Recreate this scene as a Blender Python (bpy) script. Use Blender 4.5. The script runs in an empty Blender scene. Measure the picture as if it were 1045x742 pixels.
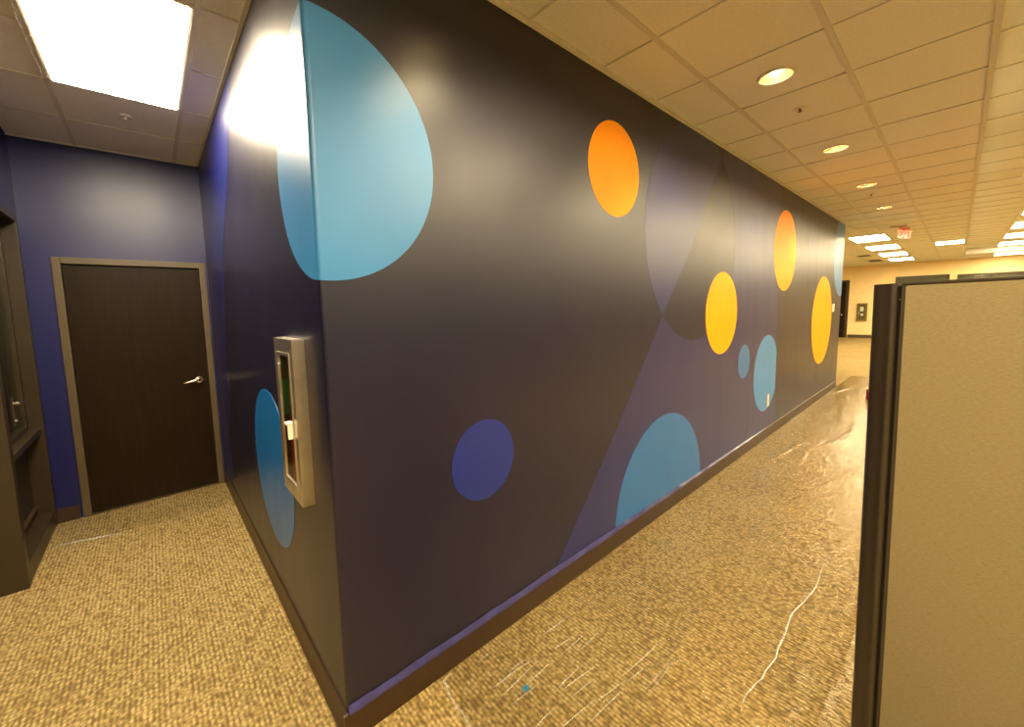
import bpy, bmesh, math, random
from mathutils import Vector, Matrix
random.seed(7)
sc = bpy.context.scene
COL = sc.collection
PI = math.pi

# ------------------------------------------------------------------ camera
H = 3.069                                   # suspended ceiling height (m)
cam_d = bpy.data.cameras.new('camera'); cam = bpy.data.objects.new('camera', cam_d); COL.objects.link(cam)
YAW, PITCH, ROLL = .8756, -.0986, -.0256
fw = Vector((math.cos(YAW)*math.cos(PITCH), math.sin(YAW)*math.cos(PITCH), math.sin(PITCH)))
rt = Vector((math.sin(YAW), -math.cos(YAW), 0)); up = rt.cross(fw)
r2 = math.cos(ROLL)*rt + math.sin(ROLL)*up; u2 = -math.sin(ROLL)*rt + math.cos(ROLL)*up
m = Matrix.Identity(4)
for i in range(3):
    m[i][0], m[i][1], m[i][2] = r2[i], u2[i], -fw[i]
m[0][3], m[1][3], m[2][3] = -0.4635, -1.4353, 1.675
cam.matrix_world = m
cam_d.sensor_width = 36; cam_d.sensor_fit = 'HORIZONTAL'
cam_d.lens = 404.32/1045*36
cam_d.shift_x = (522.5-492.5)/1045; cam_d.shift_y = (355-371)/1045
cam_d.clip_start = .02; cam_d.clip_end = 100
sc.camera = cam

# ------------------------------------------------------------------ world, exposure, light levels
w = bpy.data.worlds.new('world'); sc.world = w; w.use_nodes = True
w.node_tree.nodes['Background'].inputs[0].default_value = (.9, .7, .45, 1)
w.node_tree.nodes['Background'].inputs[1].default_value = .02
sc.view_settings.view_transform = 'Standard'; sc.view_settings.look = 'None'
sc.view_settings.gamma = 1; sc.view_settings.use_curve_mapping = False
sc.view_settings.exposure = 2.08
WARM = (1.0, .80, .47)                      # lamps of the open office
NICHE = (1.0, .83, .58)                     # lamp over the door niche
E_TROFFER, E_NICHE, P_DOWN = 11.4, 14.5, 20.0

# ------------------------------------------------------------------ material helpers
def srgb(r, g, b):
    f = lambda c: c/12.92 if c <= .04045 else ((c+.055)/1.055)**2.4
    return (f(r/255), f(g/255), f(b/255), 1)
class NT:
    def __init__(s, name):
        s.mat = bpy.data.materials.new(name); s.mat.use_nodes = True
        s.t = s.mat.node_tree; s.n = s.t.nodes; s.b = s.n['Principled BSDF']; s.out = s.n['Material Output']
        s.co = s.n.new('ShaderNodeTexCoord').outputs['Object']
    def new(s, t, **kw):
        n = s.n.new(t)
        for k, v in kw.items(): setattr(n, k, v)
        return n
    def link(s, a, b): s.t.links.new(a, b)
    def mapping(s, scale):
        mp = s.new('ShaderNodeMapping'); mp.inputs['Scale'].default_value = scale; s.link(s.co, mp.inputs['Vector']); return mp.outputs[0]
    def noise(s, scale, detail=3, vec=None, rough=.5):
        n = s.new('ShaderNodeTexNoise'); n.inputs['Scale'].default_value = scale; n.inputs['Detail'].default_value = detail
        n.inputs['Roughness'].default_value = rough
        s.link(vec if vec is not None else s.co, n.inputs['Vector']); return n.outputs['Fac']
    def ramp(s, fac, stops):
        r = s.new('ShaderNodeValToRGB'); e = r.color_ramp.elements
        while len(e) < len(stops): e.new(.5)
        for el, (p, c) in zip(e, stops): el.position = p; el.color = c
        s.link(fac, r.inputs[0]); return r.outputs[0]
    def bump(s, h, strength, dist=.002, normal=None):
        b = s.new('ShaderNodeBump'); b.inputs['Strength'].default_value = strength; b.inputs['Distance'].default_value = dist
        s.link(h, b.inputs['Height'])
        if normal is not None: s.link(normal, b.inputs['Normal'])
        return b.outputs[0]
    def math(s, op, a, b=None):
        n = s.new('ShaderNodeMath', operation=op)
        for i, v in enumerate((a, b)):
            if v is None: continue
            if isinstance(v, (int, float)): n.inputs[i].default_value = v
            else: s.link(v, n.inputs[i])
        return n.outputs[0]
def scale_col(c, k): return (c[0]*k, c[1]*k, c[2]*k, 1)
def mat_plain(name, col, rough=.5, metal=0, var=.06, nscale=30, bump=0, bdist=.001, bscale=300, spec=.5, coat=0):
    t = NT(name); f = t.noise(nscale)
    t.link(t.ramp(f, [(.3, scale_col(col, 1-var)), (.7, scale_col(col, 1+var))]), t.b.inputs['Base Color'])
    t.b.inputs['Roughness'].default_value = rough; t.b.inputs['Metallic'].default_value = metal
    t.b.inputs['Specular IOR Level'].default_value = spec; t.b.inputs['Coat Weight'].default_value = coat
    if bump: t.link(t.bump(t.noise(bscale, 2), bump, bdist), t.b.inputs['Normal'])
    return t.mat
def mat_paint(name, col, rough=.35, spec=.72):
    """rolled satin wall paint: faint orange-peel relief and slightly uneven sheen"""
    t = NT(name)
    t.link(t.ramp(t.noise(2.2, 4), [(.3, scale_col(col, .95)), (.7, scale_col(col, 1.05))]), t.b.inputs['Base Color'])
    t.b.inputs['Specular IOR Level'].default_value = spec
    rr = t.new('ShaderNodeMapRange'); rr.inputs[3].default_value = rough-.04; rr.inputs[4].default_value = rough+.05
    t.link(t.noise(5, 3, t.mapping((1, 1, .25))), rr.inputs[0]); t.link(rr.outputs[0], t.b.inputs['Roughness'])
    b1 = t.bump(t.noise(260, 2), .10, .001)
    t.link(t.bump(t.noise(30, 3, t.mapping((1, 1, .3))), .06, .004, b1), t.b.inputs['Normal'])
    return t.mat
def mat_emit(name, col, strength):
    t = NT(name); t.b.inputs['Base Color'].default_value = (.8, .8, .8, 1)
    t.b.inputs['Emission Color'].default_value = (*col, 1); t.b.inputs['Emission Strength'].default_value = strength
    return t.mat
def mat_glass(name, tint=(.9, .95, .9), base=.06):
    t = NT(name); g = t.new('ShaderNodeBsdfGlossy'); g.inputs['Roughness'].default_value = .03
    tr = t.new('ShaderNodeBsdfTransparent'); tr.inputs[0].default_value = (*tint, 1)
    fr = t.new('ShaderNodeFresnel'); fr.inputs[0].default_value = 1.5
    ge = t.new('ShaderNodeNewGeometry')
    mx = t.new('ShaderNodeMixShader'); t.link(t.math('MULTIPLY', fr.outputs[0], t.math('SUBTRACT', 1.0, ge.outputs['Backfacing'])), mx.inputs[0]); t.link(tr.outputs[0], mx.inputs[1]); t.link(g.outputs[0], mx.inputs[2])
    t.link(mx.outputs[0], t.out.inputs[0]); return t.mat

M = {}
M['base'] = mat_paint('navy_eggplant_paint', srgb(12, 10, 40))
M['blue'] = mat_paint('deep_blue_paint', srgb(8, 18, 80))
M['medblue'] = mat_paint('medium_blue_paint', srgb(0, 30, 116))
M['lightblue'] = mat_paint('light_blue_paint', srgb(44, 122, 186))
M['teal'] = mat_paint('teal_blue_paint', srgb(0, 92, 158))
M['orange'] = mat_paint('orange_paint', srgb(255, 156, 0), .42, .12)
M['cream'] = mat_paint('cream_paint', srgb(238, 214, 160), .6, .3)
M['tile'] = mat_plain('ceiling_tile_fibre', srgb(228, 228, 224), .95, 0, .04, 60, .35, .0015, 420, .1)
M['tee'] = mat_plain('ceiling_grid_metal', srgb(208, 206, 198), .6, 0, .03)
M['white'] = mat_plain('white_enamel', srgb(225, 220, 208), .4, 0, .02)
M['whiteplastic'] = mat_plain('white_plastic', srgb(235, 230, 218), .35, 0, .02)
M['frame'] = mat_plain('taupe_frame_paint', srgb(82, 70, 49), .45, 0, .06, 12, .08, .001, 200)
M['wood'] = mat_plain('dark_sidelight_frame', srgb(50, 40, 24), .42, 0, .1, 9, .08, .001, 120)
M['bronze'] = mat_plain('bronze_enamel', srgb(120, 96, 48), .4, 0, .06)
M['framedark'] = mat_plain('dark_bronze_frame', srgb(62, 48, 30), .4, 0, .06)
M['basebd'] = mat_plain('brown_vinyl_base', srgb(48, 31, 14), .36, 0, .08, 14, .05, .001, 80)
M['steel'] = mat_plain('brushed_steel', (.72, .68, .58, 1), .34, 1, .06, 20, .08, .0006, 500)
M['chrome'] = mat_plain('satin_nickel', (.8, .72, .6, 1), .22, 1, .03)
M['void'] = mat_plain('dark_interior', srgb(30, 26, 18), .8, 0, .1)
M['liner'] = mat_plain('cabinet_liner', srgb(110, 88, 54), .6, 0, .1)
M['plastic'] = mat_plain('dark_brown_plastic', srgb(58, 48, 34), .48, 0, .05, 8, .08, .0006, 700)
M['slot'] = mat_plain('black_slot', srgb(24, 18, 12), .6, 0, .05)
M['red'] = mat_plain('dark_red_enamel', srgb(140, 22, 14), .3, 0, .05)
M['exitred'] = mat_emit('exit_letter_red', (1, .16, .10), .2)
M['exitplate'] = mat_plain('pink_tinted_acrylic', srgb(226, 140, 118), .3, 0, .03)
M['doorblue'] = mat_paint('deep_blue_wall_paint', srgb(10, 19, 78), .40, .6)
M['green'] = mat_plain('green_tag', srgb(60, 150, 78), .5, 0, .05)
M['bulb'] = mat_emit('downlight_lamp', (1, .78, .42), 22)
M['reflector'] = mat_plain('specular_reflector', (.9, .8, .58, 1), .25, 1, .03)
M['glass'] = mat_glass('clear_glass')
M['troffer'] = mat_emit('troffer_diffuser', WARM, E_TROFFER)
M['niche'] = mat_emit('niche_diffuser', NICHE, E_NICHE)
M['tape'] = mat_plain('purple_blue_tape', srgb(56, 54, 104), .3, 0, .15, 18, .4, .003, 24)
M['chip'] = mat_plain('blue_paint_flake', srgb(40, 110, 140), .5, 0, .1)

def carpet():
    t = NT('tan_loop_carpet')
    # ribs of loops running along y, staggered loops inside each rib
    wv = t.new('ShaderNodeTexWave', bands_direction='X'); wv.inputs['Scale'].default_value = 16; wv.inputs['Distortion'].default_value = 1.2
    wv.inputs['Detail'].default_value = 2; wv.inputs['Detail Scale'].default_value = 3; t.link(t.co, wv.inputs['Vector'])
    vo = t.new('ShaderNodeTexVoronoi'); vo.inputs['Scale'].default_value = 60; vo.inputs['Randomness'].default_value = .8
    t.link(t.mapping((1.0, .8, 1)), vo.inputs['Vector'])
    loops = t.math('SUBTRACT', 1.0, vo.outputs['Distance'])
    h = t.math('ADD', t.math('MULTIPLY', loops, 1.0), t.math('MULTIPLY', wv.outputs[0], .30))
    big = t.noise(1.3, 3)
    f = t.math('ADD', t.math('MULTIPLY', h, .8), t.math('MULTIPLY', big, .25))
    t.link(t.ramp(f, [(.36, srgb(106, 87, 51)), (.66, srgb(142, 122, 78)), (1.0, srgb(180, 160, 114))]), t.b.inputs['Base Color'])
    t.b.inputs['Roughness'].default_value = .92; t.b.inputs['Specular IOR Level'].default_value = .15
    t.link(t.bump(h, .45, .006), t.b.inputs['Normal'])
    return t.mat
M['carpet'] = carpet()
def door_wood():
    t = NT('dark_stained_door_veneer')
    f = t.noise(6, 6, t.mapping((6, 6, .5)), .65)
    t.link(t.ramp(f, [(.3, srgb(22, 13, 4)), (.7, srgb(34, 22, 8))]), t.b.inputs['Base Color'])
    t.b.inputs['Specular IOR Level'].default_value = .18; t.b.inputs['Roughness'].default_value = .42; t.link(t.bump(f, .08, .001), t.b.inputs['Normal']); return t.mat
M['door'] = door_wood()
def fabric():
    t = NT('beige_panel_fabric')
    a = t.noise(90, 4, t.mapping((1, 1, 4.5)), .7); b = t.noise(900, 2)
    f = t.math('ADD', t.math('MULTIPLY', a, .6), t.math('MULTIPLY', b, .4))
    t.link(t.ramp(f, [(.35, srgb(130, 116, 84)), (.65, srgb(152, 138, 104))]), t.b.inputs['Base Color'])
    t.b.inputs['Roughness'].default_value = .95; t.b.inputs['Specular IOR Level'].default_value = .1
    t.link(t.bump(f, .5, .0015), t.b.inputs['Normal']); return t.mat
M['fabric'] = fabric()
def film():
    t = NT('clear_floor_film')
    tr = t.new('ShaderNodeBsdfTransparent'); tr.inputs[0].default_value = (.99, .99, .98, 1)
    g = t.new('ShaderNodeBsdfGlossy'); g.inputs['Roughness'].default_value = .07; g.inputs[0].default_value = (.95, .95, .95, 1)
    lw = t.new('ShaderNodeFresnel'); lw.inputs[0].default_value = 1.45
    nb = t.bump(t.noise(42, 5, None, .65), .5, .008)
    nb = t.bump(t.noise(7, 3), .15, .02, nb)
    t.link(nb, g.inputs['Normal']); t.link(nb, lw.inputs['Normal'])
    mx = t.new('ShaderNodeMixShader'); t.link(t.math('MULTIPLY', lw.outputs[0], .75), mx.inputs[0]); t.link(tr.outputs[0], mx.inputs[1]); t.link(g.outputs[0], mx.inputs[2])
    t.link(mx.outputs[0], t.out.inputs[0]); return t.mat
M['film'] = film()
def film_fold_mat():
    t = NT('crumpled_film')
    tr = t.new('ShaderNodeBsdfTransparent'); df = t.new('ShaderNodeBsdfDiffuse'); df.inputs[0].default_value = (.85, .85, .82, 1)
    g = t.new('ShaderNodeBsdfGlossy'); g.inputs['Roughness'].default_value = .2; t.link(t.bump(t.noise(60, 3), .6, .006), g.inputs['Normal'])
    m1 = t.new('ShaderNodeMixShader'); m1.inputs[0].default_value = .2; t.link(tr.outputs[0], m1.inputs[1]); t.link(df.outputs[0], m1.inputs[2])
    m2 = t.new('ShaderNodeMixShader'); m2.inputs[0].default_value = .12; t.link(m1.outputs[0], m2.inputs[1]); t.link(g.outputs[0], m2.inputs[2])
    t.link(m2.outputs[0], t.out.inputs[0]); return t.mat
M['fold'] = film_fold_mat()

# ------------------------------------------------------------------ mesh helpers
class MB:
    def __init__(s): s.v = []; s.f = []; s.sm = False
    def box(s, x0, x1, y0, y1, z0, z1):
        b = len(s.v)
        s.v += [(x, y, z) for z in (z0, z1) for y in (y0, y1) for x in (x0, x1)]
        s.f += [tuple(b+i for i in q) for q in ((0,2,3,1),(4,5,7,6),(0,1,5,4),(2,6,7,3),(0,4,6,2),(1,3,7,5))]
        return s
    def prism(s, pts, fn, d0, d1):
        """2-D outline pts swept from depth d0 to d1; fn(u, v, d) -> xyz"""
        b = len(s.v); n = len(pts)
        s.v += [fn(u, v, d0) for u, v in pts] + [fn(u, v, d1) for u, v in pts]
        s.f += [tuple(b+i for i in range(n)), tuple(b+n+i for i in reversed(range(n)))]
        s.f += [(b+i, b+n+i, b+n+(i+1) % n, b+(i+1) % n) for i in range(n)]
        return s
    def lathe(s, prof, c=(0, 0, 0), n=24, axis='z', close=False):
        b = len(s.v); k = len(prof)
        for i in range(n):
            a = 2*PI*i/n
            for r, h in prof:
                p = (r*math.cos(a), r*math.sin(a), h)
                if axis == 'x': p = (h, p[0], p[1])
                if axis == 'y': p = (p[0], h, p[1])
                s.v.append((c[0]+p[0], c[1]+p[1], c[2]+p[2]))
        for i in range(n):
            j = (i+1) % n
            for q in range(k-1): s.f.append((b+i*k+q, b+j*k+q, b+j*k+q+1, b+i*k+q+1))
        return s
    def tube(s, pts, r, n=10):
        pts = [Vector(p) for p in pts]; b = len(s.v)
        for i, p in enumerate(pts):
            d = (pts[min(i+1, len(pts)-1)]-pts[max(i-1, 0)]).normalized()
            a = d.orthogonal().normalized() if abs(d.z) > .9 else Vector((0, 0, 1)).cross(d).normalized(); c = d.cross(a)
            rr = r[i] if isinstance(r, (list, tuple)) else r
            for k in range(n):
                t = 2*PI*k/n; s.v.append(tuple(p+rr*(math.cos(t)*a+math.sin(t)*c)))
        for i in range(len(pts)-1):
            for k in range(n):
                k2 = (k+1) % n; s.f.append((b+i*n+k, b+i*n+k2, b+(i+1)*n+k2, b+(i+1)*n+k))
        s.f += [tuple(b+k for k in reversed(range(n))), tuple(b+(len(pts)-1)*n+k for k in range(n))]
        return s
    def mesh(s, name, mat, bevel=0, smooth=False):
        me = bpy.data.meshes.new(name); me.from_pydata(s.v, [], s.f)
        bm = bmesh.new(); bm.from_mesh(me); bmesh.ops.recalc_face_normals(bm, faces=bm.faces)
        if bevel: bmesh.ops.bevel(bm, geom=[e for e in bm.edges if len(e.link_faces) == 2 and e.calc_face_angle(0) > .6], offset=bevel, segments=2, profile=.6, affect='EDGES')
        bm.to_mesh(me); bm.free()
        if smooth:
            for p in me.polygons: p.use_smooth = True
            me.set_sharp_from_angle(angle=math.radians(40))
        me.materials.append(M[mat]); return me
    def build(s, name, mat, parent=None, bevel=0, smooth=False):
        return add(name, s.mesh(name, mat, bevel, smooth), parent)
def add(name, me, parent=None, loc=None):
    o = bpy.data.objects.new(name, me); COL.objects.link(o)
    if parent is not None:
        o.parent = parent
        o.matrix_parent_inverse = Matrix.Translation(parent.location).inverted() if loc is None else Matrix.Identity(4)
    if loc is not None: o.location = loc
    return o
def tag(o, label=None, cat=None, group=None, kind=None):
    if label: o['label'] = label
    if cat: o['category'] = cat
    if group: o['group'] = group
    if kind: o['kind'] = kind
    return o
def empty(name, loc, label=None, cat=None, group=None, kind=None):
    o = bpy.data.objects.new(name, None); COL.objects.link(o); o.location = loc; o.empty_display_size = .1
    return tag(o, label, cat, group, kind)
def struct(o, label=None): return tag(o, label, kind='structure')
def circle(c, r, n=72): return [(c[0]+r*math.cos(2*PI*i/n), c[1]+r*math.sin(2*PI*i/n)) for i in range(n)]

# ------------------------------------------------------------------ the setting: shell
XE, YD, XL, XF = 9.62, 3.234, -1.18, 23.0     # end of mural wall, door wall, niche left wall, far wall
YR, XN, YB = -8.0, -4.2, 4.6                  # office side wall, wall behind the camera, far side beyond the mural wall
R = .016                                      # rounded outside corner
struct(MB().box(XN, XF, YR, YB, -.12, 0).build('floor', 'carpet'), 'tan loop-pile carpet floor')

# mural wall (long face) with a rounded outside corner
prof = [(R, 0), (XE, 0), (XE, .15), (.15, .15), (.15, .3), (0, .3), (0, R)] + \
       [(R-R*math.cos(a), R-R*math.sin(a)) for a in [PI/2*i/8 for i in range(1, 8)]]
wall_right = struct(MB().prism(prof, lambda u, v, d: (u, v, d), 0, H+.34).build('wall_right', 'base', None, 0, True), 'long dark navy mural wall with painted circles')
wall_side = struct(MB().box(0, .15, .3, YD, 0, H+.34).build('wall_side', 'base'), 'short dark mural wall turning into the door niche')
wall_back = struct(MB().box(XL-.4, .15, YD, YD+.15, 2.175, H+.34).box(XL-.4, -1.03, YD, YD+.15, 0, 2.175).box(-.02, .15, YD, YD+.15, 0, 2.175).build('wall_back', 'doorblue'), 'deep blue wall with the dark door')
struct(MB().box(XE-.15, XE, .15, YB, 0, H+.34).build('wall_end', 'base'))
struct(MB().box(XF, XF+.15, YR, YB, 0, H+.34).build('wall_far', 'cream'), 'cream painted far wall')
struct(MB().box(XE, XF, YB, YB+.15, 0, H+.34).build('wall_far_left', 'cream'))
struct(MB().box(XN-.15, XF, YR-.15, YR, 0, H+.34).build('wall_office', 'frame'))
struct(MB().box(XN-.15, XN, YR, 2.2, 0, H+.34).build('wall_near', 'frame'))
struct(MB().box(XL-.16, XL, 2.2, YD, 2.47, H+.34).build('wall_left', 'doorblue'), 'blue wall above the framed glass sidelight')
struct(MB().box(XN-.15, XL-.16, 2.2, 2.32, 0, H+.34).build('wall_near_left', 'blue'))

# ------------------------------------------------------------------ mural: flat paint on the walls
E = .0008
def onW(u, v, d): return (u, -d, v)
def onL(u, v, d): return (-d, u, v)
def paint(name, pts, fn, mat, label, parent, lay=1):
    return tag(MB().prism(pts, fn, 0, E*lay).build(name, mat, parent), label)
def wedge_x(z):                               # the slanted edge of the blue field
    P = [(.1, 1.222), (.532, 1.625), (.993, 2.028), (1.603, 2.533), (2.112, 2.98), (2.463, 3.22), (2.738, 3.404), (3.069, 3.64)]
    for (z0, x0), (z1, x1) in zip(P, P[1:]):
        if z <= z1: return x0+(x1-x0)*(z-z0)/(z1-z0)
    return P[-1][1]
CC, CR = (3.105, 2.235), .872
zc0, zc1 = 1.597, 2.955                       # where the slanted edge meets the big ring
ang = lambda p: math.atan2(p[1]-CC[1], p[0]-CC[0])
a0, a1 = ang((wedge_x(zc0), zc0)), ang((wedge_x(zc1), zc1))
ring = lambda s, e, n: [(CC[0]+CR*math.cos(s+(e-s)*i/n), min(CC[1]+CR*math.sin(s+(e-s)*i/n), 3.06)) for i in range(n+1)]
lin = lambda z0, z1, n: [(wedge_x(z0+(z1-z0)*i/n), z0+(z1-z0)*i/n) for i in range(n+1)]
field = lin(.1, zc0, 14)[:-1] + ring(a0, a1, 60) + lin(zc1, H, 4)[1:] + [(5.40, H), (5.44, 2.5), (5.5, 1.75), (5.54, 1.03), (5.6, .5), (5.66, .1)]
paint('blue_field', field, onW, 'blue', 'deep blue painted field with a slanted left edge', wall_right)
lens = lin(zc0, zc1, 16) + ring(a1, a0+2*PI, 60)[1:-1]
paint('blue_lens', lens, onW, 'blue', 'pointed deep blue painted lens', wall_right)
paint('dark_circle', circle((7.1, 2.5), .2), onW, 'blue', 'small dark painted circle, hardly visible', wall_right)
for c, r, mt, lb in (((1.857, 2.523), .286, 'orange', 'orange painted circle nearest the corner'),
                     ((3.712, 1.572), .388, 'orange', 'orange painted circle low in the middle'),
                     ((5.745, 2.300), .495, 'orange', 'orange painted circle high on the wall'),
                     ((8.09, 1.335), .722, 'orange', 'largest orange painted circle near the wall end'),
                     ((.728, .944), .197, 'medblue', 'medium blue painted circle'),
                     ((4.367, 1.04), .182, 'teal', 'small teal painted circle')):
    paint('painted_circle', circle(c, r), onW, mt, lb, wall_right, 2)
dome = [(2.595+.705*math.cos(a), max(.1, .1+.705*math.sin(a))) for a in [PI*i/48 for i in range(49)]]
paint('painted_dome', dome, onW, 'teal', 'large teal half circle rising from the baseboard', wall_right, 2)
clip = [(min(x, 5.555), z) for x, z in circle((5.165, .815), .46)]
paint('painted_clipped_circle', clip, onW, 'lightblue', 'light teal circle cut straight on its right side', wall_right, 2)
endc = [(min(x, XE-.002), z) for x, z in circle((9.5, 2.5), .76)]
paint('painted_half_circle', [p for p in endc if p[1] < 3.05], onW, 'lightblue', 'light blue circle cut by the end of the wall', wall_right, 2)
# big light blue circle folded round the outside corner
mb = MB(); c0, rr, zc = .03, .455, 2.243
n = 96; svals = [c0-rr+2*rr*(.5-.5*math.cos(PI*i/n)) for i in range(n+1)] + [-R*PI/4+R*PI/2*i/8 for i in range(9)]
svals = sorted(set(svals)); arc = R*PI/4
def fold(s, d):
    if s > arc: return (R+s-arc, -d)
    if s < -arc: return (-d, R-s-arc)
    t = (s+arc)/R
    return (R-(R+d)*math.cos(t), R-(R+d)*math.sin(t))
for s in svals:
    hz = math.sqrt(max(0, rr*rr-(s-c0)**2)); x, y = fold(s, E*2)
    mb.v += [(x, y, zc-hz), (x, y, zc+hz)]
mb.f = [(2*i, 2*i+2, 2*i+3, 2*i+1) for i in range(len(svals)-1)]
tag(mb.build('painted_corner_circle', 'lightblue', wall_right, 0, True), 'big light blue circle folded round the wall corner')
paint('painted_circle', circle((1.01, .815), .442), onL, 'teal', 'teal circle beside the steel cabinet', wall_side, 2)
paint('blue_field', [(1.28, H), (1.5, 2.78), (1.8, 2.45), (2.1, 2.2), (2.3, 1.8), (2.5, 1.2), (2.72, .1), (YD, .1), (YD, H)], onL, 'blue', 'deep blue painted field beside the door', wall_side)

# ------------------------------------------------------------------ baseboards
def baseboard(name, p0, p1, nrm, label=None, z1=.118, mat='basebd'):
    """vinyl base with a small toe, swept from p0 to p1; nrm points into the room"""
    prof = [(0, 0), (.016, 0), (.016, .012), (.0095, .026), (.0085, z1-.012), (.006, z1-.003), (0, z1)]
    d = Vector((p1[0]-p0[0], p1[1]-p0[1], 0)); L = d.length; d.normalize(); nv = Vector((*nrm, 0))
    fn = lambda u, v, t: tuple(Vector((*p0, 0))+d*t+nv*u+Vector((0, 0, v)))
    return struct(MB().prism(prof, fn, 0, L).build(name, mat, None, 0, True), label)
baseboard('baseboard_right', (-.016, 0), (XE, 0), (0, -1), 'brown vinyl baseboard under the long mural wall')
baseboard('baseboard_side', (0, 0), (0, YD), (-1, 0), 'brown vinyl baseboard under the short mural wall')
baseboard('baseboard_back', (XL, YD), (-1.05, YD), (0, -1), 'brown baseboard between sidelight and door')
baseboard('baseboard_far', (XF, YR), (XF, 1.62), (-1, 0), 'dark baseboard of the cream wall', .14, 'framedark')
baseboard('baseboard_end', (XE, 0), (XE, YB), (1, 0))

# ------------------------------------------------------------------ ceiling: tees and single tiles, raised coffer on the office side
PX, PY = .63, .595
YC, XC0, XC1, HC = -1.49, -3.6, 20.7, .18      # coffer edge, ends, rise
ceiling = MB().box(XN, XF, YR, YB, H+.34, H+.40).build('ceiling', 'tile'); struct(ceiling, 'suspended ceiling of square tiles')
xl = [-.18+PX*k for k in range(-7, 38)]; xl = [x for x in xl if XN < x < XF]
yl = [-.326+PY*k for k in range(-1, 9)]; yl[0] = YC
DL = [.765+1.89*k for k in range(-1, 5)]           # downlight positions along the mural wall
DLY = -.622
TL = {}
def tile_mesh(wx, wy, hole=0):
    key = (round(wx, 3), round(wy, 3), hole)
    if key in TL: return TL[key]
    mb = MB(); hx, hy = wx/2, wy/2
    if not hole: mb.box(-hx, hx, -hy, hy, 0, .016)
    else:
        n = 32; b = 0
        for i in range(n):
            a = 2*PI*i/n; c, s = math.cos(a), math.sin(a); k = min(hx/max(abs(c), 1e-6), hy/max(abs(s), 1e-6))
            mb.v += [(hole*c, hole*s, 0), (k*c, k*s, 0), (hole*c, hole*s, .016), (k*c, k*s, .016)]
        for i in range(n):
            j = (i+1) % n
            mb.f += [(4*i, 4*j, 4*j+1, 4*i+1), (4*i+2, 4*i+3, 4*j+3, 4*j+2), (4*i, 4*i+2, 4*j+2, 4*j), (4*i+1, 4*j+1, 4*j+3, 4*i+3)]
    TL[key] = mb.mesh('ceiling_tile', 'tile'); return TL[key]
holes = [(x, DLY) for x in DL]
lights_rect = []                               # cells taken by light panels
def tiles(xs, ys, z, skip=lambda x0, x1, y0, y1: False):
    for xa, xb in zip(xs, xs[1:]):
        for ya, yb in zip(ys, ys[1:]):
            if skip(xa, xb, ya, yb): continue
            hole = .088 if any(xa < hx < xb and ya < hy < yb for hx, hy in holes) else 0
            dz = random.uniform(-.0012, .0012)
            if hole:
                hx, hy = next(h for h in holes if xa < h[0] < xb and ya < h[1] < yb)
                me = tile_mesh(xb-xa-.006, yb-ya-.006, hole)
            else: me = tile_mesh(xb-xa-.006, yb-ya-.006)
            add('ceiling_tile', me, ceiling, ((xa+xb)/2, (ya+yb)/2, z+.006+dz))
NX0, NX1, NY0, NY1 = -.81, -.18, .864, 2.054   # niche light opening
def skip_main(x0, x1, y0, y1):
    xm, ym = (x0+x1)/2, (y0+y1)/2
    if ym > 0 and 0 < xm < XE: return True     # behind the mural wall
    if NX0 < xm < NX1 and NY0 < ym < NY1: return True
    if ym > 2.25 and xm < XL: return True
    if xm < -2.5: return True
    return False
xm_ = [x for x in xl if x < -.1]+[-.0]
ys_all = [YC, -.9215, -.326]
tiles([x for x in xl if x <= XF-.3]+[XF], [YC, -.921, -.326, 0], H, lambda a, b, c, d: (a+b)/2 < -2.5)
ysn = [0, .269, .864, 1.459, 2.054, 2.649, YD]
tiles([XL, -.81, -.18, 0], [2.054, 2.649, YD], H)
tiles([-1.44, -.81, -.18, 0], [0, .269, .864, 1.459, 2.054], H, skip_main)
tiles([x for x in xl if XE < x]+[XF], [0, .269, .864, 1.459, 2.054], H, lambda a, b, c, d: False)
tiles([x for x in xl if 1.5 < x < XC1]+[XC1], [-2.68, -2.085, YC], H+HC)
# plain far continuation of the ceiling outside the view
MB().box(XN, -2.5, YC, 0, H+.004, H+.02).box(XN, -1.44, 0, 2.2, H+.004, H+.02).box(XE, XF, 2.054, YB, H+.004, H+.02) \
    .box(XE, 9.91, 0, 2.054, H+.004, H+.02).box(XC1, XF, YR, YC, H+.004, H+.02).box(XN, XC0, YR, YC, H+.004, H+.02).box(XC0, 1.71, -2.68, YC, H+HC+.004, H+HC+.02) \
    .box(XC0, XC1, YR, -2.68, H+HC+.004, H+HC+.02).build('ceiling_field', 'tile', ceiling)
# tees: wide runners along the wall, thin cross tees
for y in (-.921, -.326):
    MB().box(-2.5, XF, y-.013, y+.013, H-.002, H+.008).build('main_tee', 'tee', ceiling)
for y in (.269, .864):
    MB().box(XE, XF, y-.012, y+.012, H-.001, H+.008).build('main_tee', 'tee', ceiling)
for x in xl:
    if -2.5 < x < XF-.05:
        MB().box(x-.005, x+.005, YC, 0, H+.0005, H+.008).build('cross_tee', 'tee', ceiling)
for x in (-.81, -.18):
    MB().box(x-.013, x+.013, 0, YD, H-.002, H+.008).build('main_tee', 'tee', ceiling)
for y in (.269, .864, 1.459, 2.054, 2.649):
    for a, b in ((XL if y > 2.2 else -1.44, -.823), (-.797, -.193), (-.167, 0)):
        if y == 1.459 and a == -.797: continue
        MB().box(a, b, y-.006, y+.006, H, H+.008).build('cross_tee', 'tee', ceiling)
for x in [x for x in xl if 1.5 < x < XC1]:
    MB().box(x-.006, x+.006, -2.68, YC, H+HC, H+HC+.008).build('cross_tee', 'tee', ceiling)
MB().box(1.5, XC1, -2.095, -2.075, H+HC-.001, H+HC+.008).build('main_tee', 'tee', ceiling)
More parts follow.
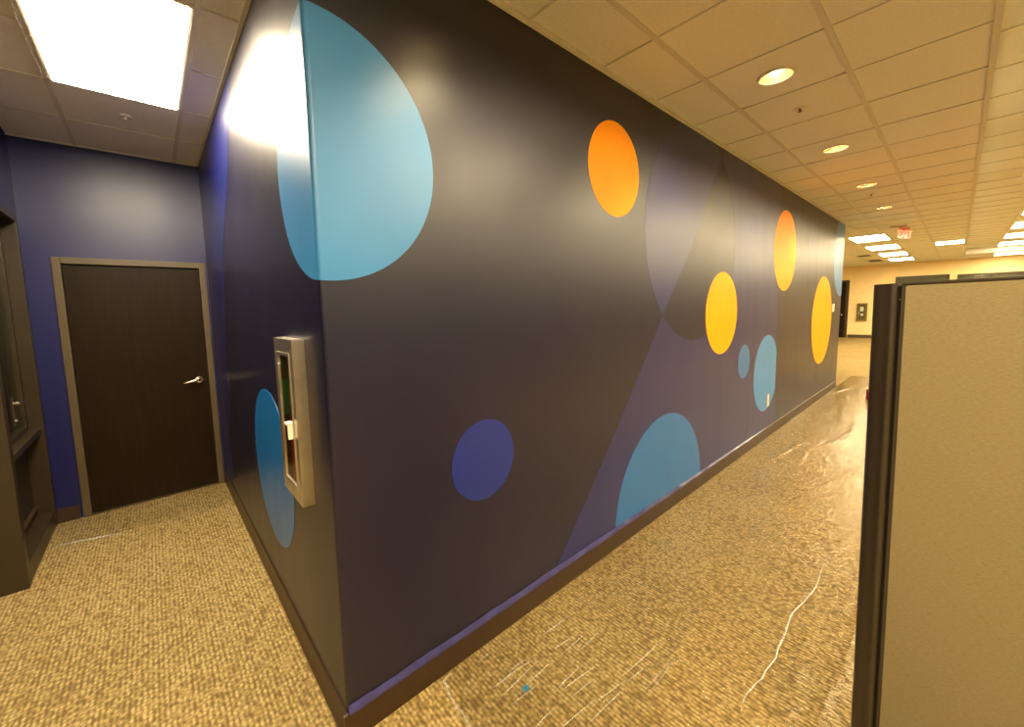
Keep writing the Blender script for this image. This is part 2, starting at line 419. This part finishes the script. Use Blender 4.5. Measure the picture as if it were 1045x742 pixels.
# wall angles and coffer lip
struct(MB().box(0, XE, -.016, 0, H-.004, H+.02).box(0, XE, -.002, 0, H-.02, H).build('trim_1', 'tee'), 'thin metal wall angle along the top of the mural wall')
struct(MB().box(-.018, 0, 0, YD, H-.004, H+.02).build('trim_2', 'tee'))
struct(MB().box(XL, 0, YD-.016, YD, H-.004, H+.02).build('trim_3', 'tee'))
struct(MB().box(XC0, XC1, YC-.006, YC+.022, H-.006, H+HC).build('trim_4', 'tee'), 'edge trim of the raised ceiling coffer')
struct(MB().box(XC1, XC1+.03, YR, YC, H-.006, H+HC+.01).build('trim_5', 'white'), 'lit end face of the raised ceiling coffer')
struct(MB().box(XC0-.03, XC0, YR, YC, H-.006, H+HC+.01).build('trim_6', 'white'))

# ------------------------------------------------------------------ ceiling lights
def troffer(x0, x1, y0, y1, z, label, group, mat='troffer', rim=.018):
    t = empty('ceiling_light_panel', ((x0+x1)/2, (y0+y1)/2, z), label, 'ceiling light', group)
    MB().box(x0, x1, y0, y0+rim, z-.004, z+.03).box(x0, x1, y1-rim, y1, z-.004, z+.03).box(x0, x0+rim, y0+rim, y1-rim, z-.004, z+.03) \
        .box(x1-rim, x1, y0+rim, y1-rim, z-.004, z+.03).build('frame', 'white', t)
    MB().box(x0+rim, x1-rim, y0+rim, y1-rim, z-(.007 if mat == 'niche' else .001), z+.004).build('diffuser', mat, t)
    return t
troffer(NX0+.013, NX1-.013, NY0+.006, NY1-.006, H, 'large glowing ceiling light panel over the door niche', None, 'niche', .016)
for k, (x, lb) in enumerate(zip((11.9, 14.5, 17.2, 19.85), ('nearest glowing panel of the row past the wall end', 'second glowing panel of the row past the wall end', 'third glowing panel of the row past the wall end', 'last glowing panel of the row past the wall end, by the cream wall'))):
    troffer(x, x+1.28, -.33, .28, H-.004, lb, 'row of ceiling panels past the mural wall')
troffer(15.08, 15.98, -1.46, -.95, H-.004, 'single short ceiling light panel left of the coffer edge', None)
for k in range(10):                             # the office row inside the coffer
    x = 14.14-2.5*(k-2)
    lb = {0: 'farthest light panel inside the raised coffer', 1: 'second farthest light panel inside the raised coffer', 2: 'third farthest light panel inside the raised coffer'}.get(k, 'light panel inside the raised coffer, above the cubicles')
    troffer(x, x+1.26, -2.73, -2.12, H+HC-.004, lb, 'row of ceiling panels in the coffer')
    troffer(x, x+1.26, -5.20, -4.59, H+HC-.004, 'light panel of the second coffer row, out over the cubicles', 'second row of ceiling panels in the coffer')
troffer(21.2, 22.3, -2.75, -2.12, H-.004, 'light panel between the coffer end and the cream wall', None)

def downlight(x, y, label, z=H):
    t = empty('recessed_downlight', (x, y, z), label, 'downlight', 'recessed downlights along the mural wall')
    MB().lathe([(.084, .004), (.086, -.004), (.098, -.004), (.1, 0), (.1, .006), (.084, .006)], (x, y, z), 32).build('trim_ring', 'white', t, 0, True)
    MB().lathe([(.084, .0), (.078, .04), (.06, .085), (.03, .1), (.0005, .102)], (x, y, z), 32).build('reflector', 'reflector', t, 0, True)
    MB().lathe([(.0005, .05), (.028, .055), (.036, .075), (.03, .098)], (x, y, z), 20).build('bulb', 'bulb', t, 0, True)
    ld = bpy.data.lights.new('downlight_lamp', 'SPOT'); ld.energy = P_DOWN; ld.color = WARM
    ld.spot_size = math.radians(118); ld.spot_blend = .45; ld.shadow_soft_size = .05
    lo = bpy.data.objects.new('downlight_lamp', ld); COL.objects.link(lo); lo.parent = t; lo.location = (0, 0, -.012)
names = ['recessed downlight above the camera, before the mural wall', 'recessed downlight above the folded light blue circle', 'largest recessed downlight in view, nearest the camera', 'second recessed downlight from the camera', 'third recessed downlight from the camera', 'fourth and smallest recessed downlight, nearest the exit sign']
for x, lb in zip(DL, names): downlight(x, DLY, lb)

def sprinkler(x, y, label):
    t = empty('fire_sprinkler', (x, y, H), label, 'sprinkler', 'ceiling sprinklers')
    MB().lathe([(.0005, -.002), (.03, -.004), (.036, .003), (.036, .006)], (x, y, H), 20).build('escutcheon', 'white', t, 0, True)
    MB().lathe([(.009, 0), (.009, -.008), (.004, -.012), (.004, -.02), (.014, -.021), (.014, -.023), (.0005, -.023)], (x, y, H), 16).build('head', 'framedark' if y < 0 else 'white', t, 0, True)
sprinkler(3.3, -.61, 'small ceiling sprinkler between the two nearest downlights')
sprinkler(7.1, -.6, 'tiny ceiling sprinkler between the third and fourth downlights')
sprinkler(-.477, 2.366, 'small ceiling sprinkler beside the large niche light')

for x, y, lx, ly, lb in ((17.6, .62, .6, .3, 'small dark ceiling vent beside the far light row'), (20.3, .62, 1.0, .34, 'larger dark ceiling vent nearest the cream wall')):
    t = empty('ceiling_vent', (x, y, H), lb, 'vent', 'far ceiling vents')
    MB().box(x-lx/2, x+lx/2, y-ly/2, y+ly/2, H-.002, H+.002).build('backing', 'slot', t)
    MB().box(x-lx/2, x+lx/2, y-ly/2-.02, y-ly/2, H-.008, H+.002).box(x-lx/2, x+lx/2, y+ly/2, y+ly/2+.02, H-.008, H+.002).build('frame', 'tee', t)
    for k in range(5):
        yy = y-ly/2+ly*(k+.5)/5
        MB().box(x-lx/2, x+lx/2, yy-.004, yy+.004, H-.008, H-.002).build('slat', 'framedark', t)

# exit sign
ex, ey = 10.95, -.66
t = empty('exit_sign', (ex, ey, H), 'red-lettered exit sign hanging from the ceiling past the downlights', 'exit sign')
MB().box(ex-.09, ex+.09, ey-.06, ey+.18, H-.022, H).build('canopy', 'white', t, .004)
ca, sa = math.cos(math.radians(66)), math.sin(math.radians(66))
def ex_fn(u, v, d): return (ex+u*sa+d*ca, ey-.02-u*ca*1.0+d*sa, v)
MB().prism([(-.15, H-.022), (.15, H-.022), (.15, H-.25), (-.15, H-.25)], ex_fn, -.004, .004).build('acrylic_plate', 'exitplate', t)
fc = bpy.data.curves.new('letters', 'FONT'); fc.body = 'EXIT'; fc.size = .2; fc.align_x = 'CENTER'; fc.extrude = .002; fc.offset = .009
fo = bpy.data.objects.new('letters', fc); COL.objects.link(fo)
dg = bpy.context.evaluated_depsgraph_get(); me = bpy.data.meshes.new_from_object(fo.evaluated_get(dg)); bpy.data.objects.remove(fo)
me.name = 'letters'; me.materials.clear(); me.materials.append(M['exitred'])
for v in me.vertices:
    u, h, d = v.co; v.co = ex_fn(u, H-.225+h, -.007-d)
tag(add('letters', me, t), 'glowing red letters')

# ------------------------------------------------------------------ niche door
d1 = empty('door_1', (-.52, YD, 0), 'dark stained flush door in a taupe metal frame', None, None, 'structure')
fx0, fx1, fz, fy = -1.03, -.018, 2.175, YD-.022
MB().box(fx0, fx0+.052, fy, YD+.12, 0, fz).build('frame_jamb', 'frame', d1, .003)
MB().box(fx1-.052, fx1, fy, YD+.12, 0, fz).build('frame_jamb', 'frame', d1, .003)
MB().box(fx0+.052, fx1-.052, fy, YD+.12, fz-.052, fz).build('frame_head', 'frame', d1, .003)
MB().box(fx0+.052, fx0+.066, YD+.05, YD+.07, 0, fz-.052).box(fx1-.066, fx1-.052, YD+.05, YD+.07, 0, fz-.052).box(fx0+.066, fx1-.066, YD+.05, YD+.07, fz-.066, fz-.052).build('stop', 'frame', d1)
MB().box(fx0+.055, fx1-.055, YD+.006, YD+.05, .012, fz-.056).build('door_leaf', 'door', d1, .002)
lv = MB().lathe([(.0005, -.022), (.03, -.02), (.033, -.012), (.033, 0)], (-.145, YD+.006, 1.065), 24, 'y').build('rose', 'chrome', d1, 0, True)
MB().tube([(-.145, YD-.014, 1.065), (-.145, YD-.05, 1.066), (-.16, YD-.058, 1.066), (-.2, YD-.058, 1.062), (-.25, YD-.055, 1.052), (-.268, YD-.05, 1.05)], [.011, .011, .012, .011, .009, .007], 12).build('lever', 'chrome', lv, 0, True)
struct(MB().box(fx0+.05, fx1-.05, YD-.02, YD+.12, 0, .01).build('trim_7', 'framedark'))
MB().box(fx0-.1, fx1+.1, YD+.15, YD+.17, 0, 2.4).build('wall_behind_door', 'void')['kind'] = 'structure'

# ------------------------------------------------------------------ framed glass sidelight on the left of the niche
w1 = empty('window_1', (XL, 2.72, 0), 'dark framed glass sidelight left of the door', None, None, 'structure')
y0, y1, zt = 2.2, YD-.004, 2.47
MB().box(XL-.16, XL, y0, y0+.07, 0, zt).build('post', 'wood', w1, .004)
MB().box(XL-.16, XL, y1-.05, y1, 0, zt).build('post', 'wood', w1, .003)
MB().box(XL-.16, XL, y0+.07, y1-.05, zt-.05, zt).build('head_rail', 'wood', w1, .003)
MB().box(XL-.16, XL-.004, y0+.07, y1-.05, 0, .13).build('base_rail', 'wood', w1, .004)
MB().box(XL-.155, XL-.02, y0+.07, y1-.05, .775, .82).build('sill_rail', 'wood', w1, .004)
MB().box(XL-.15, XL-.11, y0+.07, y1-.05, .13, .775).build('lower_panel', 'wood', w1, .002)
MB().box(XL-.12, XL-.085, y0+.07, y1-.05, .19, .2).box(XL-.12, XL-.1, y0+.07, y1-.05, .13, .16).build('panel_bead', 'framedark', w1)
for a, b, c, d in ((y0+.07, y0+.115, .82, zt-.05), (y1-.095, y1-.05, .82, zt-.05)):
    MB().box(XL-.13, XL-.08, a, b, c, d).build('stile', 'wood', w1, .003)
MB().box(XL-.13, XL-.08, y0+.115, y1-.095, zt-.1, zt-.05).build('top_bead', 'wood', w1, .003)
MB().box(XL-.13, XL-.08, y0+.115, y1-.095, .82, .86).build('bottom_bead', 'wood', w1, .003)
MB().box(XL-.110, XL-.104, y0+.115, y1-.095, .86, zt-.1).build('pane', 'glass', w1)
hd = MB().box(XL-.082, XL-.074, 2.80, 2.84, .93, 1.13).build('latch_plate', 'framedark', w1, .003)
tag(MB().tube([(XL-.075, 2.82, 1.09), (XL-.045, 2.82, 1.09), (XL-.04, 2.835, 1.088), (XL-.04, 2.9, 1.085)], [.01, .01, .011, .008], 10).build('latch_lever', 'chrome', hd, 0, True), 'bright metal latch lever')
tag(MB().lathe([(.0005, .012), (.011, .011), (.012, 0)], (XL-.074, 2.82, .965), 14, 'x').build('keyhole', 'chrome', hd, 0, True), 'bright keyhole')
struct(MB().box(XL-1.1, XL-1.0, 2.32, YD+.1, 0, H).box(XL-1.1, XL-.16, YD+.1, YD+.2, 0, H).build('wall_sidelight_room', 'frame'))

# ------------------------------------------------------------------ far wall: door, window heads, cabinet
d2 = empty('door_2', (XF, 2.0, 0), 'dark far door half hidden by the mural wall', None, None, 'structure')
MB().box(XF-.03, XF, 1.64, 1.74, 0, 2.5).build('frame_jamb', 'framedark', d2)
MB().box(XF-.03, XF, 2.66, 2.76, 0, 2.5).build('frame_jamb', 'framedark', d2)
MB().box(XF-.03, XF, 1.74, 2.66, 2.42, 2.5).build('frame_head', 'framedark', d2)
MB().box(XF-.015, XF, 1.74, 2.66, 0, 2.42).build('door_leaf', 'door', d2)
MB().lathe([(.0005, -.09), (.03, -.085), (.035, -.06), (.015, -.04), (.015, 0)], (XF-.015, 1.84, 1.0), 14, 'x').build('knob', 'chrome', d2, 0, True)
def far_window(nm, ya, yb, zt, label, panes):
    o = empty(nm, (XF, (ya+yb)/2, 0), label, None, None, 'structure')
    MB().box(XF-.05, XF, ya, ya+.07, 0, zt).build('frame_jamb', 'framedark', o); MB().box(XF-.05, XF, yb-.07, yb, 0, zt).build('frame_jamb', 'framedark', o)
    MB().box(XF-.05, XF, ya+.07, yb-.07, zt-.07, zt).build('frame_head', 'framedark', o)
    L = (yb-ya-.14)
    for i in range(panes):
        a = ya+.07+L*i/panes; b = ya+.07+L*(i+1)/panes
        if i: MB().box(XF-.05, XF, a-.035, a+.035, 0, zt-.07).build('mullion', 'framedark', o)
        MB().box(XF-.016, XF-.01, a+(.035 if i else 0), b-(.035 if i < panes-1 else 0), .1, zt-.07).build('pane', 'glass', o)
        MB().box(XF-.009, XF-.001, a, b, .1, zt-.07).build('blind', 'frame', o)
far_window('window_2', -1.17, .26, 2.53, 'dark framed glazing on the cream wall, just above the panel post', 2)
far_window('window_3', -2.9, -1.36, 2.50, 'dark framed glazing on the cream wall, above the fabric panel', 2)

def cabinet(name, label, grp, fn, wd, ht, dp, near, steel='steel'):
    """surface fire-extinguisher cabinet; fn(u across, h up, d out) -> xyz"""
    t = empty(name, fn(wd/2, 0, 0), label, 'cabinet', grp)
    def bx(u0, u1, h0, h1, d0_, d1_):
        mb = MB(); mb.prism([(u0, h0), (u1, h0), (u1, h1), (u0, h1)], fn, d0_, d1_); return mb
    def multi(nm, boxes, mat, par=t, bevel=0):
        mb = MB()
        for b in boxes: mb.prism([(b[0], b[2]), (b[1], b[2]), (b[1], b[3]), (b[0], b[3])], fn, b[4], b[5])
        return mb.build(nm, mat, par, bevel)
    th = .004
    multi('body', [(0, wd, 0, ht, 0, th), (0, th, 0, ht, th, dp), (wd-th, wd, 0, ht, th, dp), (th, wd-th, 0, th, th, dp), (th, wd-th, ht-th, ht, th, dp)], steel)
    multi('liner', [(th, wd-th, th, ht-th, th, th+.002)], 'liner'); multi('side_liner', [(wd-th-.001, wd-th, th, ht-th, th+.002, dp)], 'liner')
    fr = .058
    dr = multi('door_frame', [(0, fr, 0, ht, dp, dp+.006), (wd-fr, wd, 0, ht, dp, dp+.006), (fr, wd-fr, 0, fr+.012, dp, dp+.006), (fr, wd-fr, ht-fr-.012, ht, dp, dp+.006)], steel, t)
    b = fr-.012
    multi('door_bead', [(b, fr, b+.012, ht-b-.012, dp+.006, dp+.009), (wd-fr, wd-b, b+.012, ht-b-.012, dp+.006, dp+.009), (fr, wd-fr, b+.012, fr+.012, dp+.006, dp+.009), (fr, wd-fr, ht-fr-.012, ht-b-.012, dp+.006, dp+.009)], steel, dr)
    multi('pane', [(fr, wd-fr, fr+.012, ht-fr-.012, dp+.001, dp+.003)], 'glass', dr)
    multi('pull_handle', [(fr+.002, fr+.05, ht*.485, ht*.5, dp+.004, dp+.03), (fr+.002, fr+.016, ht*.40, ht*.485, dp+.004, dp+.026)], 'whiteplastic', dr, .002)
    if near:
        multi('hinge_rivet', [(wd-fr-.012, wd-fr, ht*.83, ht*.845, dp+.004, dp+.009)], 'whiteplastic', dr)
        tag(multi('instruction_tag', [(wd-th-.003, wd-th-.001, ht*.48, ht*.72, .006, dp-.002)], 'green'), 'green instruction tag inside the glass')
    else:
        multi('label_card', [(fr+.06, wd-fr-.06, ht*.3, ht*.42, .01, .014)], 'whiteplastic')
        multi('label_card', [(fr+.04, wd-fr-.06, ht*.55, ht*.8, .01, .03)], 'whiteplastic')
    return t
cabinet('extinguisher_cabinet', 'stainless steel fire extinguisher cabinet on the short mural wall', 'fire cabinets', lambda u, h, d: (-d, .231+u, .885+h), .288, .686, .042, True)
def extinguisher(c, label, r, h, ax):
    t = empty('fire_extinguisher', c, label, 'extinguisher', 'fire extinguishers')
    MB().lathe([(.0005, 0), (r*.9, 0), (r, .01), (r, h*.72), (r*.8, h*.82), (r*.3, h*.87), (r*.3, h*.9)], c, 20).build('cylinder', 'red', t, 0, True)
    MB().box(c[0]-.006, c[0]+.006, c[1]-.012, c[1]+.07, c[2]+h*.9, c[2]+h*.93).box(c[0]-.006, c[0]+.006, c[1]-.012, c[1]+.06, c[2]+h*.96, c[2]+h).box(c[0]-.006, c[0]+.006, c[1]-.014, c[1]+.012, c[2]+h*.88, c[2]+h*.96).build('valve_handle', 'framedark', t)
extinguisher((-.0235, .375, .8895), 'slim red fire extinguisher inside the near steel cabinet', .0165, .40, 1)
cabinet('extinguisher_cabinet', 'small bronze cabinet with white markings on the far cream wall', 'fire cabinets', lambda u, h, d: (XF-d, 1.36-u, .73+h), .33, .76, .05, False, 'bronze')

# wall fittings on the mural wall
t = empty('light_switch', (8.93, 0, 1.53), 'white switch plate at the far end of the mural wall', 'switch')
MB().box(8.86, 9.0, -.008, 0, 1.46, 1.60).build('plate', 'whiteplastic', t, .002); MB().box(8.915, 8.945, -.012, -.008, 1.5, 1.56).build('rocker', 'white', t)
t = empty('wall_outlet', (5.27, 0, .46), 'power outlet low in the clipped light teal circle', 'outlet')
MB().box(5.225, 5.315, -.008, -.0016, .39, .54).build('plate', 'steel', t, .002)
for z in (.425, .495): MB().lathe([(.0005, -.011), (.018, -.011), (.02, -.008)], (5.27, 0, z), 14, 'y').build('socket', 'whiteplastic', t)

# ------------------------------------------------------------------ cubicle panel
px0, px1, pe, pz = 1.156, 1.231, -1.277, 1.713
t = empty('cubicle_partition', ((px0+px1)/2, -1.36, 0), 'beige fabric cubicle partition with dark brown end post', 'partition')
py1 = -2.9
MB().box(px0+.008, px1-.008, py1, -1.36, .09, pz-.008).build('core_board', 'slot', t)
MB().box(px0, px0+.02, py1, -1.3435, .1, pz-.003).build('fabric_face', 'fabric', t, .004, True)
MB().box(px1-.02, px1, py1, -1.3435, .1, pz-.003).build('fabric_face', 'fabric', t, .004, True)
# rounded end post: D-shaped section
sec = [(px0+.007, -1.329), (px0, -1.3265), (px0-.004, -1.322), (px0-.0045, -1.318), (px0-.002, -1.314), (px0+.004, -1.310)]
sec += [(px0+.01, -1.298), (px0+.018, -1.287), (px0+.028, -1.280), ((px0+px1)/2, pe), (px1-.028, -1.280), (px1-.018, -1.287), (px1-.01, -1.298), (px1, -1.316), (px1, -1.329)]
MB().prism(sec, lambda u, v, d: (u, v, d), .02, pz+.004).build('end_post', 'plastic', t, 0, True)
MB().box(px0+.012, px1-.012, -1.34, -1.327, .05, pz-.004).build('reveal_slot', 'slot', t)
MB().box(px0+.002, px0+.014, -1.3435, -1.3365, .1, pz-.002).build('edge_strip', 'plastic', t)
MB().box(px0-.001, px1+.001, py1, -1.336, pz-.003, pz+.006).build('top_cap', 'plastic', t, .003, True)
MB().box(px0+.004, px1-.004, py1, -1.33, .02, .1).build('base_trim', 'plastic', t, .003)
for yy, lo in ((-1.36, 0), (py1+.05, -.0193)): MB().lathe([(.0005, lo), (.02, lo), (.02, lo+.006), (.008, lo+.01), (.008, .03)], ((px0+px1)/2, yy, 0), 14).build('leveling_foot', 'steel', t, 0, True)
tag(MB().lathe([(.0005, 0), (.0018, .0005), (.002, .003)], (px0+.009, -1.3335, 1.672), 10, 'x').build('screw', 'whiteplastic', t), 'tiny bright screw head')
t.rotation_euler.x = -.013; t.location.y -= .017      # the partition stands a little out of plumb

# ------------------------------------------------------------------ floor film, tape, paint flake, can
def film_sheet(name, x0, x1, y0, y1, nx, ny, label, amp, outline):
    mb = MB()
    rnd = random.Random(5)
    folds = [(rnd.uniform(x0, x1), rnd.uniform(y0, y1), rnd.uniform(-.35, .35), rnd.uniform(.006, .02), rnd.uniform(.1, .5), rnd.uniform(.3, 1)) for _ in range(int(6*(x1-x0)))]
    for j in range(ny+1):
        for i in range(nx+1):
            x = x0+(x1-x0)*(i/nx)**1.35; y = y0+(y1-y0)*j/ny
            x, y = outline(x, y, i/nx, j/ny)
            z = .003
            for fx, fy_, th, wd, ln, a in folds:
                dx, dy = x-fx, y-fy_
                if abs(dx) > .7 or abs(dy) > .7: continue
                u = dx*math.cos(th)+dy*math.sin(th); v = -dx*math.sin(th)+dy*math.cos(th)
                z += amp*a*math.exp(-(v/wd)**2-(u/ln)**2)
            mb.v.append((x, y, z))
    for j in range(ny):
        for i in range(nx):
            a = j*(nx+1)+i; mb.f.append((a, a+1, a+nx+2, a+nx+1))
    o = mb.build(name, 'film', None, 0, True)
    if o.data.polygons[0].normal.z < 0: print('film flipped'); o.data.flip_normals()
    return tag(o, label, 'plastic film')
film_sheet('floor_film', .40, 11.25, -.02, -1.9, 330, 110, 'clear plastic film laid on the carpet along the mural wall', .012,
           lambda x, y, s, t: (x+(1-s)**8*(.03*math.sin(t*23)+.02*math.sin(t*51)-.05*t), y))
film_sheet('floor_film', XL+.005, -.02, 2.63, 3.2, 60, 40, 'clear plastic film on the carpet before the dark door', .006,
           lambda x, y, s, t: (x, y+(1-t)*(.10*(1-s)-.02+.03*math.sin(s*14))))
# rolled front edges of the films
def ridge(name, pts, r, label):
    mb = MB(); P = []
    for (a, b), (c, d) in zip(pts, pts[1:]):
        for k in range(6): P.append((a+(c-a)*k/6+random.uniform(-.006, .006), b+(d-b)*k/6+random.uniform(-.006, .006), r*.5+random.uniform(0, r*.5)))
    return tag(mb.tube(P, [r*(.25+.75*math.sin(PI*(i+.5)/len(P)))*random.uniform(.6, 1.2) for i in range(len(P))], 8).build(name, 'fold', None, 0, True), label, 'plastic film')
ridge('film_fold', [(-1.13, 2.75), (-1.04, 2.715), (-.9, 2.69), (-.707, 2.623)], .008, 'bright wrinkled film edge across the niche carpet')
ridge('film_fold', [(.47, -.025), (.42, -.04), (.40, -.1), (.39, -.27), (.37, -.42)], .006, 'crumpled film edge starting at the baseboard near the corner')
ridge('film_fold', [(1.3, -.95), (1.6, -.98), (2.0, -.96), (2.4, -1.0), (2.9, -.98)], .0055, 'long curved film fold running up the carpet')

main_film = next(o for o in COL.objects if o.name == 'floor_film')
rc = random.Random(11)
CR_ = [(.5+rc.uniform(0, .55), -.06-rc.uniform(0, .62), rc.uniform(-.14, .04), rc.uniform(.1, .34)) for _ in range(24)] + \
      [(2.6+rc.uniform(0, 1.6), -.1-rc.uniform(0, .8), rc.uniform(-.3, .3), rc.uniform(.08, .3)) for _ in range(12)]
for x, y, th, L in CR_:
    pts = [(x+L*q*math.cos(th), y+L*q*math.sin(th)+.002*math.sin(q*4+x*9), .0045) for q in [k/8 for k in range(9)]]
    MB().tube(pts, [.0004+.0014*math.sin(PI*k/8) for k in range(9)], 5).build('crease', 'fold', main_film, 0, True)
mb = MB(); n = 120
for i in range(n+1):
    x = .004+5.2*(i/n)**1.3; f = 1-i/n
    zt = .120+.026*min(1, .35+f)*(1+.05*math.sin(i*1.7)+.07*math.sin(i*.53)); o = -.0105-.0015*math.sin(i*2.3)
    mb.v += [(x, o-.001, .110), (x, o-.004-.002*math.sin(i), .122), (x, -.003, zt)]
for i in range(n):
    for k in range(2): mb.f.append((3*i+k, 3*i+k+1, 3*i+k+4, 3*i+k+3))
tag(mb.build('masking_tape', 'tape', None, 0, True), 'purple-blue masking tape along the top of the long baseboard', 'tape')
mb = MB(); mb.prism([(-.02, -.004), (-.006, .012), (.012, .01), (.02, -.003), (.006, -.014), (-.008, -.01)], lambda u, v, d: (.662+u, -.318+v, d), .016, .018)
tag(mb.build('paint_flake', 'chip'), 'small blue paint flake lying on the plastic film', 'flake')
cx_, cy_ = 8.66, -.612
t = empty('paint_can', (cx_, cy_, 0), 'small dark red can on the floor, half hidden by the partition', 'can')
MB().lathe([(.0005, .004), (.083, .004), (.086, .012), (.083, .02), (.083, .16), (.086, .166), (.083, .174)], (cx_, cy_, 0), 28).build('body', 'red', t, 0, True)
MB().lathe([(.083, .174), (.07, .174), (.068, .166), (.0005, .166)], (cx_, cy_, 0), 28).build('lid', 'chrome', t, 0, True)
MB().tube([(cx_+.086*math.cos(a)*0, cy_+.088*math.cos(a), .12+.07*math.sin(a)) for a in [PI*i/14 for i in range(15)]], .002, 6).build('bail_handle', 'chrome', t)
